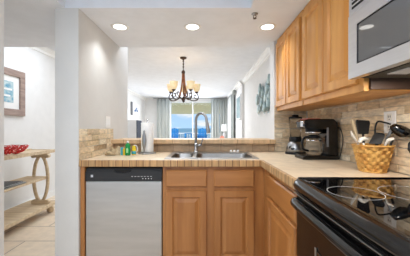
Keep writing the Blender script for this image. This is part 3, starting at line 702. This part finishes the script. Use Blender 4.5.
# dish soap etc.
sp = thing('dish_soap_bottle', 'green dish soap bottle with white cap on the counter', 'bottle', (-.695, 2.115, ZK))
b = MB(); b.lathe([(.021, 0), (.0245, .006), (.025, .05), (.021, .072), (.0235, .090), (.013, .108), (.009, .114)], (-.695, 2.115, ZK), 20, 1, .7); b.build('body', 'green', sp)
b = MB(); b.lathe([(.011, .114), (.011, .124), (.006, .127), (.005, .133), (0, .134)], (-.695, 2.115, ZK), 14); b.build('cap', 'white', sp)
b = MB(); b.prism([(-.704, ZK+.025), (-.686, ZK+.025), (-.686, ZK+.06), (-.695, ZK+.07), (-.704, ZK+.06)], 2.0960, 2.0990, 'Y'); b.build('label', 'green_light', sp)
y_ = thing('sponge_pack', 'teal and yellow sponge pack leaning beside the green soap bottle', 'sponge', (-.738, 2.135, ZK))
b = MB(); b.box(-.763, -.742, 2.118, 2.15, ZK+.001, ZK+.072, .004); b.build('wrapper', 'teal', y_)
b = MB(); b.box(-.741, -.722, 2.116, 2.152, ZK+.001, ZK+.060, .004); b.build('sponge', 'yellow', y_)
y_ = thing('spray_bottle', 'small yellow cleaner bottle with teal label and white handle', 'bottle', (-.652, 2.155, ZK))
b = MB(); b.lathe([(.017, 0), (.019, .005), (.019, .06), (.014, .078), (.009, .085)], (-.652, 2.155, ZK), 18, 1, .7); b.build('body', 'yellow', y_)
b = MB(); b.lathe([(.0192, .008), (.0198, .008), (.0198, .036), (.0192, .036)], (-.652, 2.155, ZK), 18, 1, .72, cap=False); b.build('label', 'teal', y_)
b = MB(); b.tube([(-.652, 2.155, ZK+.086), (-.635, 2.155, ZK+.088), (-.622, 2.155, ZK+.07), (-.622, 2.155, ZK+.04), (-.634, 2.155, ZK+.028)], .004, 8, sub=4); b.build('handle', 'white', y_)
y_ = thing('dish_cloth', 'crumpled beige dish cloth lying by the stone splashback', 'cloth', (-.83, 2.17, ZK))
b = MB(); t = bmesh.new(); g = []
rn = random.Random(4)
NN = 22
for i in range(NN):
    row = []
    for j in range(NN):
        u, v = i/(NN-1)*2-1, j/(NN-1)*2-1
        x = -.822+u*.072; y = 2.185+v*.075
        e = max(0, 1-u*u)*max(0, 1-v*v)
        z = ZK+.002+e**.6*(.045+.022*math.sin(9*u+3*v)+.02*math.sin(8*v-4*u+1))*(1-.35*u*(u > 0))
        row.append(t.verts.new((x+.008*math.sin(5*v+2*u), y, z)))
    g.append(row)
for i in range(NN-1):
    for j in range(NN-1): f = t.faces.new((g[i][j], g[i+1][j], g[i+1][j+1], g[i][j+1])); f.smooth = True
b._merge(t); b.build('folds', 'cloth', y_)
b = MB(); b.tube([(-.89, 2.10, ZK+.008), (-.86, 2.085, ZK+.03), (-.83, 2.09, ZK+.02), (-.80, 2.085, ZK+.012)], [.008, .012, .012, .009], 10, sub=4); b.build('twisted_corner', 'cloth', y_)

# ================================================================== DOWNLIGHTS, SPRINKLER
GD = 'recessed kitchen downlights'
def downlight(x, y, z, label, power):
    d = thing('recessed_downlight', label, 'ceiling light', (x, y, z), group=GD)
    b = MB(); b.lathe([(.055, -.004), (.072, -.006), (.078, -.001), (.078, 0), (.055, 0)], n=32, cap=False); b.build('trim_ring', 'trim', d, local=True)
    b = MB(); b.lathe([(0, -.003), (.056, -.003)], n=32, cap=False); b.build('lens', 'lens', d, local=True)
    l = bpy.data.lights.new('downlight_lamp', 'AREA'); l.shape = 'DISK'; l.size = .11; l.energy = power; l.spread = 1.9; l.color = (.93, .97, 1.0)
    o = bpy.data.objects.new('downlight_lamp', l); COL.objects.link(o); o.parent = d; o.location = (0, 0, -.010)
    return d
for x, lb in ((-.763, 'round white recessed downlight nearest the left kitchen wall'), (-.112, 'round white recessed downlight above the faucet'), (.561, 'round white recessed downlight beside the wall cabinets')):
    downlight(x, 2.11, ZC, lb, LIGHTS_AND_FILLS['down'])
sx_, sy_ = (254.7-205)*1.87/235, 1.87
s_ = thing('fire_sprinkler', 'small dark fire sprinkler head on the kitchen ceiling', 'sprinkler', (sx_, sy_, ZC))
b = MB(); b.lathe([(.026, 0), (.026, -.004), (.012, -.008), (.010, -.014)], (sx_, sy_, ZC), 20); b.build('escutcheon', 'nickel', s_)
b = MB(); b.tube([(sx_-.009, sy_, ZC-.012), (sx_-.012, sy_, ZC-.026), (sx_, sy_, ZC-.036)], .003, 6); b.tube([(sx_+.009, sy_, ZC-.012), (sx_+.012, sy_, ZC-.026), (sx_, sy_, ZC-.036)], .003, 6); b.build('frame_arms', 'bronze', s_)
b = MB(); b.lathe([(.014, -.036), (.014, -.039), (0, -.040)], (sx_, sy_, ZC), 16); b.build('deflector', 'bronze', s_)

# ================================================================== CHANDELIER
cx, cy = -.397, 4.3
ch = thing('chandelier', 'five-arm copper bronze chandelier with amber glass shades', 'chandelier', (cx, cy, ZL))
b = MB(); b.lathe([(.0, 0), (.062, 0), (.058, -.02), (.02, -.035), (.012, -.05)], (cx, cy, ZL), 24); b.build('canopy', 'bronze', ch)
b = MB(); b.tube([(cx, cy, ZL-.045), (cx, cy, 2.17)], .007, 8)
for z in (2.38, 2.33, 2.28): b.tube([(cx+.012*math.cos(a*PI/4), cy, z+.02*math.sin(a*PI/4)) for a in range(8)], .0035, 6, closed=True)
b.build('stem', 'bronze', ch)
b = MB(); b.lathe([(.012, 2.22), (.030, 2.20), (.034, 2.17), (.024, 2.15), (.020, 2.1)], (cx, cy, 0), 20); b.build('hub', 'bronze', ch)
b = MB(); b.lathe([(0, 1.62), (.012, 1.635), (.022, 1.66), (.035, 1.68), (.026, 1.71), (.012, 1.73)], (cx, cy, 0), 18); b.build('finial', 'bronze', ch)
for i, ang in enumerate((90, 18, 162, 234, 306)):
    a = math.radians(ang); d = Vector((math.cos(a), math.sin(a), 0)); c0 = Vector((cx, cy, 0))
    P = lambda r, z: c0+d*r+Vector((0, 0, z))
    b = MB(); b.tube([P(.016, 2.19), P(.022, 2.06), P(.036, 1.93), P(.058, 1.83), P(.092, 1.715)], [.010, .010, .011, .011, .010], 8, sub=4); am = b.build('arm', 'copper', ch)
    b = MB(); b.tube([P(.030, 1.70), P(.085, 1.712), P(.15, 1.672), P(.215, 1.665), P(.27, 1.69), P(.288, 1.735), P(.272, 1.785), P(.25, 1.815)], .0095, 8, sub=4)
    b.tube([P(.27, 1.70), P(.235, 1.705), P(.205, 1.735), P(.212, 1.768), P(.238, 1.770), P(.243, 1.748)], .0075, 6, sub=4)
    b.tube([P(.10, 1.71), P(.14, 1.74), P(.16, 1.785), P(.135, 1.81), P(.115, 1.785)], .0075, 6, sub=4); b.build('scroll', 'bronze', am)
    b = MB(); q = P(.252, 0); b.lathe([(.010, 1.805), (.034, 1.82), (.036, 1.832), (.02, 1.835)], (q.x, q.y, 0), 18); b.build('cup', 'bronze', am)
    b = MB(); b.lathe([(.026, 1.834), (.050, 1.855), (.064, 1.90), (.070, 1.945), (.076, 1.972), (.072, 1.972), (.066, 1.945), (.060, 1.90), (.046, 1.858), (.022, 1.838)], (q.x, q.y, 0), 24, cap=False); b.build('shade', 'amber', am)
    l = bpy.data.lights.new('chandelier_bulb', 'POINT'); l.energy = .5; l.color = (1, .82, .6); l.shadow_soft_size = .025
    o = bpy.data.objects.new('chandelier_bulb', l); COL.objects.link(o); o.location = (q.x, q.y, 1.93)

# ================================================================== LIVING ROOM
def curtain(name, label, cat, m, x0, x1, y, z0, z1, folds, amp=.035, axis='X', group=None):
    b = MB(); t = bmesh.new(); n = folds*10; A = []; 
    for zf in (0, .25, .5, .75, 1):
        row = []
        for i in range(n+1):
            f = i/n; a = amp*math.sin(2*PI*folds*f+.6*math.sin(3*zf))*(1-.35*zf)
            u = x0+(x1-x0)*f + .012*math.sin(4*PI*folds*f)
            row.append((u, y+a, z0+(z1-z0)*zf) if axis == 'X' else (y+a, u, z0+(z1-z0)*zf))
        A.append(row)
    fr = [[t.verts.new(p) for p in r] for r in A]
    off = Vector((0, .006, 0)) if axis == 'X' else Vector((.006, 0, 0))
    bk_ = [[t.verts.new(Vector(p)+off) for p in r] for r in A]
    for G in (fr, bk_):
        for p, q in zip(G, G[1:]):
            for i in range(n): f = t.faces.new((p[i], p[i+1], q[i+1], q[i])); f.smooth = True
    for i in range(n):
        t.faces.new((fr[0][i], fr[0][i+1], bk_[0][i+1], bk_[0][i])); t.faces.new((fr[-1][i], fr[-1][i+1], bk_[-1][i+1], bk_[-1][i]))
    for k in (0, n):
        for p in range(4): t.faces.new((fr[p][k], fr[p+1][k], bk_[p+1][k], bk_[p][k]))
    bmesh.ops.recalc_face_normals(t, faces=t.faces[:])
    b._merge(t); o = b.build(name, m); tag(o, label, cat, group); return o
curtain('curtain', 'long blue-grey curtain left of the balcony window', 'curtain', M['curtain'], -2.03, -1.44, 9.90, .01, 2.394, 4, .055)
curtain('curtain', 'long blue-grey curtain just right of the balcony window', 'curtain', M['curtain'], .26, .60, 9.90, .01, 2.394, 3, .055)
curtain('curtain', 'long blue-grey curtain behind the white lamp, in the right corner', 'curtain', M['curtain'], .61, .93, 9.90, .01, 2.394, 3, .055)
b = MB(); b.tube([(-2.15, 9.90, 2.41), (.96, 9.90, 2.41)], .011, 8)
for x in (-2.15,): b.lathe([(0, -.02), (.02, -.008), (.02, .008), (0, .02)], (x, 9.9, 2.41), 12)
for x in (-2.1, -.6, .94): b.box(x-.006, x+.006, 9.9, 10.098, 2.404, 2.416)
tag(b.build('curtain_rod', 'nickel'), 'thin metal curtain rod across the top of the balcony window', 'curtain rod')
curtain('sheer_curtain', 'white curtain hanging on the right side wall beyond the framed print', 'curtain', M['sheer'], 8.5, 9.6, .93, .01, 2.315, 6, .02, 'Y')
curtain('drape', 'dark grey drape hanging on the right side wall beside the framed print', 'curtain', M['curtain_dark'], 7.65, 8.35, .93, .01, 2.315, 4, .02, 'Y')
cr_ = thing('curtain_rod', 'curtain rod with large grey ball finial on the right side wall', 'curtain rod', (.93, 7.5, 2.30))
b = MB(); b.tube([(.93, 7.5, 2.335), (.93, 9.65, 2.335)], .010, 8)
for y in (7.7, 9.62): b.box(.93, .998, y-.008, y+.008, 2.329, 2.341)
b.build('pole', 'nickel', cr_)
b = MB(); b.lathe([(0, -.095), (.04, -.08), (.060, -.03), (.062, .03), (.045, .075), (0, .09)], (.93, 7.44, 2.285), 18); b.build('finial', 'curtain_dark', cr_)
# framed print on the right side wall
def picture(name, label, wall_x, sgn, y0, y1, z0, z1, fw_, mframe, inner, d=.03):
    p = thing(name, label, 'picture', (wall_x, (y0+y1)/2, z0))
    a, c = (wall_x+sgn*.001, wall_x+sgn*d) if sgn > 0 else (wall_x-d, wall_x-.001)
    b = MB(); b.box(a, c, y0, y1, z0, z0+fw_, .002, 1); b.box(a, c, y0, y1, z1-fw_, z1, .002, 1); b.box(a, c, y0, y0+fw_, z0+fw_, z1-fw_, .002, 1); b.box(a, c, y1-fw_, y1, z0+fw_, z1-fw_, .002, 1)
    b.build('frame', mframe, p); return p, a, c
p, a, c = picture('framed_print', 'teal-grey framed print on the right side wall past the fish sculpture', 1.0, -1, 6.47, 7.33, 1.40, 2.11, .05, M['cab_grey'], None)
b = MB(); b.box(.980, .990, 6.52, 7.28, 1.45, 2.06); b.build('print', 'art_teal', p)
# big framed print in the left room
p, a, c = picture('framed_picture', 'grey oak framed seascape picture above the console table', XL, 1, 2.62, 3.357, 1.328, 1.947, .088, M['grey_oak'], None, .035)
b = MB(); b.box(XL+.008, XL+.014, 2.70, 3.27, 1.41, 1.865); b.build('mat_board', 'art_mat', p)
b = MB(); b.box(XL+.0145, XL+.016, 2.80, 3.17, 1.50, 1.78); ar = b.build('seascape_print', 'art_blue', p)
b = MB(); b.box(XL+.0165, XL+.0175, 2.90, 3.12, 1.575, 1.60); b.box(XL+.0165, XL+.0175, 2.95, 3.15, 1.66, 1.685); b.build('wave_marks', 'art_mat', ar)
p = thing('canvas_picture', 'small white canvas with blue marks on the left living room wall', 'picture', (XL, 8.75, 1.64))
b = MB(); b.box(XL+.001, XL+.04, 8.26, 9.23, 1.64, 2.064, .004); b.build('canvas', 'art_mat', p)
b = MB(); b.box(XL+.001, XL+.043, 8.20, 8.34, 1.62, 2.08); b.build('side_edge', 'gauge_grey', p)
b = MB()
for yy, zz, w_, h_ in ((8.60, 1.79, .17, .09), (8.72, 1.84, .13, .12), (8.88, 1.80, .15, .09), (8.82, 1.90, .09, .07)): b.lathe([(0, 0), (1, 0), (1, .003), (0, .003)], n=16, M4=Matrix.Translation((XL+.0395, yy, zz)) @ Matrix.Rotation(PI/2, 4, 'Y') @ Matrix.Diagonal((h_/2, w_/2, 1, 1)))
b.build('painted_marks', 'blue_mark', p)
# metal fish sculpture on right wall
fa = thing('fish_wall_sculpture', 'verdigris metal school-of-fish sculpture on the right living room wall', 'wall art', (1.05, 4.4, 1.5))
spots = [(257.2, 99.5, 9), (259.8, 90, 11), (261.3, 102, 12), (258.6, 109, 8), (262.6, 92.5, 11), (264.3, 107, 9), (265.6, 97, 12), (266.9, 87, 12), (268, 103, 13), (268.6, 80, 10), (269.5, 93, 12)]
for i, (qx, qy, hh) in enumerate(spots):
    X = 1.035-.012*(i % 2); Y = X*235/(qx-205); z = EYE+(128-qy)*Y/235; hz = hh*Y/235*.62
    t = bmesh.new(); n = 20; wv = .15
    rim = []; 
    for k in range(n):
        a_ = 2*PI*k/n; tp = 1-.35*math.cos(a_)*0
        rim.append(t.verts.new((X, Y+wv*math.sin(a_)*(1-.25*math.cos(a_)), z+hz*math.cos(a_))))
    f0 = t.verts.new((X-.022, Y, z)); b0 = t.verts.new((X+.008, Y, z))
    for k in range(n):
        f = t.faces.new((rim[k], rim[(k+1) % n], f0)); f.smooth = True
        f = t.faces.new((rim[(k+1) % n], rim[k], b0)); f.smooth = True
    # tail fin
    tv = [t.verts.new(q) for q in ((X, Y, z-hz*.95), (X, Y-.05, z-hz*1.22), (X, Y+.05, z-hz*1.22))]; tv2 = [t.verts.new(v.co+Vector((.005, 0, 0))) for v in tv]
    t.faces.new(tv); t.faces.new(tv2[::-1])
    for k in range(3): t.faces.new((tv[k], tv2[k], tv2[(k+1) % 3], tv[(k+1) % 3]))
    bmesh.ops.recalc_face_normals(t, faces=t.faces[:])
    b = MB(); b._merge(t); b.tube([(X+.005, Y, z), (1.069, Y, z)], .004, 6); b.build('fish', 'fish' if i % 3 else 'fish_light', fa)
# tall grey cabinet
gc = thing('tall_cabinet', 'grey cabinet with slate blue front against the left living room wall', 'cabinet', (-2.29, 7.25, 0))
b = MB(); b.box(-2.55, -2.045, 7.0, 7.52, .08, 1.40, .006); b.build('body', 'cab_grey', gc)
b = MB(); b.box(-2.045, -2.026, 7.005, 7.515, .10, 1.395, .003); b.build('door', 'cab_dark', gc)
for x, y in ((-2.53, 7.02), (-2.53, 7.46), (-2.11, 7.02), (-2.11, 7.46)):
    b = MB(); b.box(x, x+.04, y, y+.04, 0, .08); b.build('leg', 'cab_dark', gc)
# side table, lamp, vase
st = thing('side_table', 'small white side table holding the lamp, by the right curtains', 'table', (.76, 9.3, 0))
b = MB(); b.lathe([(.20, .70), (.21, .71), (.21, .73), (0, .73)], (.69, 9.20, 0), 28); b.build('top', 'trim', st)
b = MB(); b.lathe([(.16, 0), (.16, .02), (.03, .04), (.025, .70)], (.69, 9.20, 0), 20); b.build('pedestal', 'trim', st)
tl = thing('table_lamp', 'table lamp with white drum shade in front of the right curtain', 'lamp', (.76, 9.3, .73))
b = MB(); b.lathe([(.07, 0), (.07, .015), (.04, .03), (.055, .1), (.06, .17), (.03, .24), (.012, .28), (.012, .34)], (.76, 9.3, .73), 20); b.build('base', 'cab_grey', tl)
b = MB(); b.lathe([(.112, .30), (.098, .575), (.094, .575), (.108, .30)], (.76, 9.3, .73), 28, cap=False); b.build('lamp_shade', 'lamp_shade', tl)
b = MB(); b.lathe([(.05, 0), (.085, .03), (.09, .07), (.06, .11), (.04, .12), (.045, .13), (.0, .131)], (.66, 9.08, .73), 20); tag(b.build('coral_vase', 'coral_pink'), 'coral pink vase on the side table in front of the lamp', 'vase')
# balcony chairs and table
def adirondack(label, x, y, rz):
    a = thing('adirondack_chair', label, 'chair', (x, y, 0), rz, 'blue balcony chairs')
    for i in range(5):
        b = MB(); xx = -.19+i*.078; top = 1.12+.045*(1-abs(i-2)/2*1.0)-.0
        b.prism([(xx, .58), (xx+.07, .58), (xx+.07, top-.012), (xx+.052, top), (xx+.018, top), (xx, top-.012)], .18, .20, 'Y', .002, M4=Matrix.Translation((0, 0, 0)) @ Matrix.Rotation(0, 4, 'X')); b.build('back_slat', 'blue_chair', a, local=True)
    b = MB(); b.box(-.21, .21, -.22, .22, .60, .63, .004); b.build('seat', 'blue_chair', a, local=True)
    for sx2 in (-1, 1):
        for yy in (-.20, .15):
            b = MB(); b.box(sx2*.19-.03, sx2*.19+.03, yy, yy+.05, 0, .60 if yy > 0 else .80, .004); b.build('leg', 'blue_chair', a, local=True)
        b = MB(); b.box(sx2*.215-.05, sx2*.215+.05, -.25, .18, .80, .825, .004); b.build('armrest', 'blue_chair', a, local=True)
    b = MB(); b.box(-.20, .20, .20, .215, .92, .98); b.box(-.16, .16, -.20, -.17, .25, .30); b.build('crosspiece', 'blue_chair', a, local=True)
    return a
adirondack('blue slatted tall balcony chair left of the blue table', (174-205)*11.3/235, 11.3, .0)
adirondack('blue slatted tall balcony chair behind the faucet neck', (202.2-205)*11.3/235, 11.3, .0)
bt = thing('balcony_table', 'small blue table between the two blue balcony chairs', 'table', (-.80, 11.4, 0))
b = MB()
for i in range(4): b.box(-.99+i*.1, -.895+i*.1, 11.2, 11.6, .88, .905, .003)
b.build('slatted_top', 'blue_chair', bt)
for x in (-.97, -.66):
    for y in (11.23, 11.53): b = MB(); b.box(x, x+.05, y, y+.05, 0, .88); b.build('leg', 'blue_chair', bt)

# ================================================================== CONSOLE TABLE IN THE LEFT ROOM
co_ = thing('console_table', 'weathered pine console table with oval ring supports and two lower shelves', 'console table', (-2.28, 2.55, 0))
x0, x1, y0, y1 = -2.45, -2.10, 1.80, 3.30
b = MB(); b.box(x0, x1, y0, y1, .822, .852, .004); b.box(x0, x0+.02, y0, y1, .852, .872, .003); b.box(x1-.02, x1, y0, y1, .852, .862, .003); b.box(x0+.02, x1-.02, y1-.02, y1, .852, .862, .003)
b.build('tray_top', 'weathered', co_)
b = MB(); b.box(x0+.02, x1-.02, y0+.06, 3.21, .478, .505, .004); b.build('middle_shelf', 'weathered', co_)
b = MB(); b.box(x0-.02, x1+.03, y0-.02, y1+.02, .10, .145, .006); b.build('bottom_shelf', 'weathered', co_)
for ye in (3.15, 1.95):
    zc, hz, xc = (.822+.145)/2, (.822-.145)/2, -2.20
    b = MB()
    for sg in (-1, 1):
        b.tube([(xc+sg*(.118*math.cos(k*PI/2)-.024), ye, zc+hz*.96*math.sin(k*PI/2)) for k in [(-1+.125*q) for q in range(17)]], .022, 8, flat=.9)
    b.build('ring_support', 'weathered', co_)
    for zz, sz in ((.795, 1), (.172, -1)):
        b = MB(); b.box(xc-.07, xc+.07, ye-.03, ye+.03, zz-.026, zz+.026, .006)
        for sg in (-1, 1): b.lathe([(.03, -.03), (.03, .03)], n=20, M4=Matrix.Translation((xc+sg*.085, ye, zz-.004*sz)) @ Matrix.Rotation(PI/2, 4, 'X'))
        b.build('scroll_block', 'weathered', co_)
for x in (x0+.05, x1-.04):
    for y in (y0+.06, y1-.05):
        b = MB(); b.lathe([(.028, 0), (.042, .02), (.044, .05), (.03, .08), (.034, .10)], (x, y, 0), 18); b.build('bun_foot', 'weathered', co_)
# red coral bowl
rc = MB(); t = bmesh.new(); rn = random.Random(3); rings = []
n = 30
for k, (r, z) in enumerate([(.05, .008), (.085, .012), (.115, .027), (.14, .048), (.158, .068), (.172, .088)]):
    rings.append([t.verts.new((math.cos(2*PI*(i+.5*(k % 2))/n)*r*(1+rn.uniform(-.05, .05)), math.sin(2*PI*(i+.5*(k % 2))/n)*r*(1+rn.uniform(-.05, .05)), z+rn.uniform(-.008, .012))) for i in range(n)])
for k, (a, c) in enumerate(zip(rings, rings[1:])):
    for i in range(n):
        o1 = i; 
        if k % 2 == 0: t.faces.new((a[i], a[(i+1) % n], c[i])); t.faces.new((a[(i+1) % n], c[(i+1) % n], c[i]))
        else: t.faces.new((a[i], c[(i+1) % n], c[i])); t.faces.new((a[i], a[(i+1) % n], c[(i+1) % n]))
ed = [e for e in t.edges if rn.random() < .22]
bmesh.ops.dissolve_edges(t, edges=ed, use_verts=False)
rc._merge(t); ro = rc.build('coral_bowl', 'red', local=True); ro.location = (-2.27, 2.74, .859)
tag(ro, 'red openwork coral-shaped bowl on the console table top', 'bowl')
wm = ro.modifiers.new('strands', 'WIREFRAME'); wm.thickness = .013; wm.use_even_offset = False
sm = ro.modifiers.new('round', 'SUBSURF'); sm.levels = 1; sm.render_levels = 1
GM = 'magazines on the console middle shelf'
for i, (m, z, dy, rz, lb) in enumerate((('mag_dark', .506, 0, .06, 'dark magazine at the bottom of the console shelf stack'), ('mag_grey', .5155, -.02, -.1, 'grey magazine in the middle of the console shelf stack'), ('mag_dark', .525, -.05, .14, 'dark magazine on top of the console shelf stack'))):
    g_ = thing('magazine', lb, 'magazine', (-2.26, 2.66+dy, z), rz, GM)
    b = MB(); b.box(-.12, .12, -.165, .165, 0, .002); b.box(-.12, .12, -.165, .165, .007, .009); b.box(-.1205, -.118, -.165, .165, .002, .007); b.build('cover', m, g_, local=True)
    b = MB(); b.box(-.118, .117, -.162, .162, .002, .007); b.build('pages', 'paper', g_, local=True)
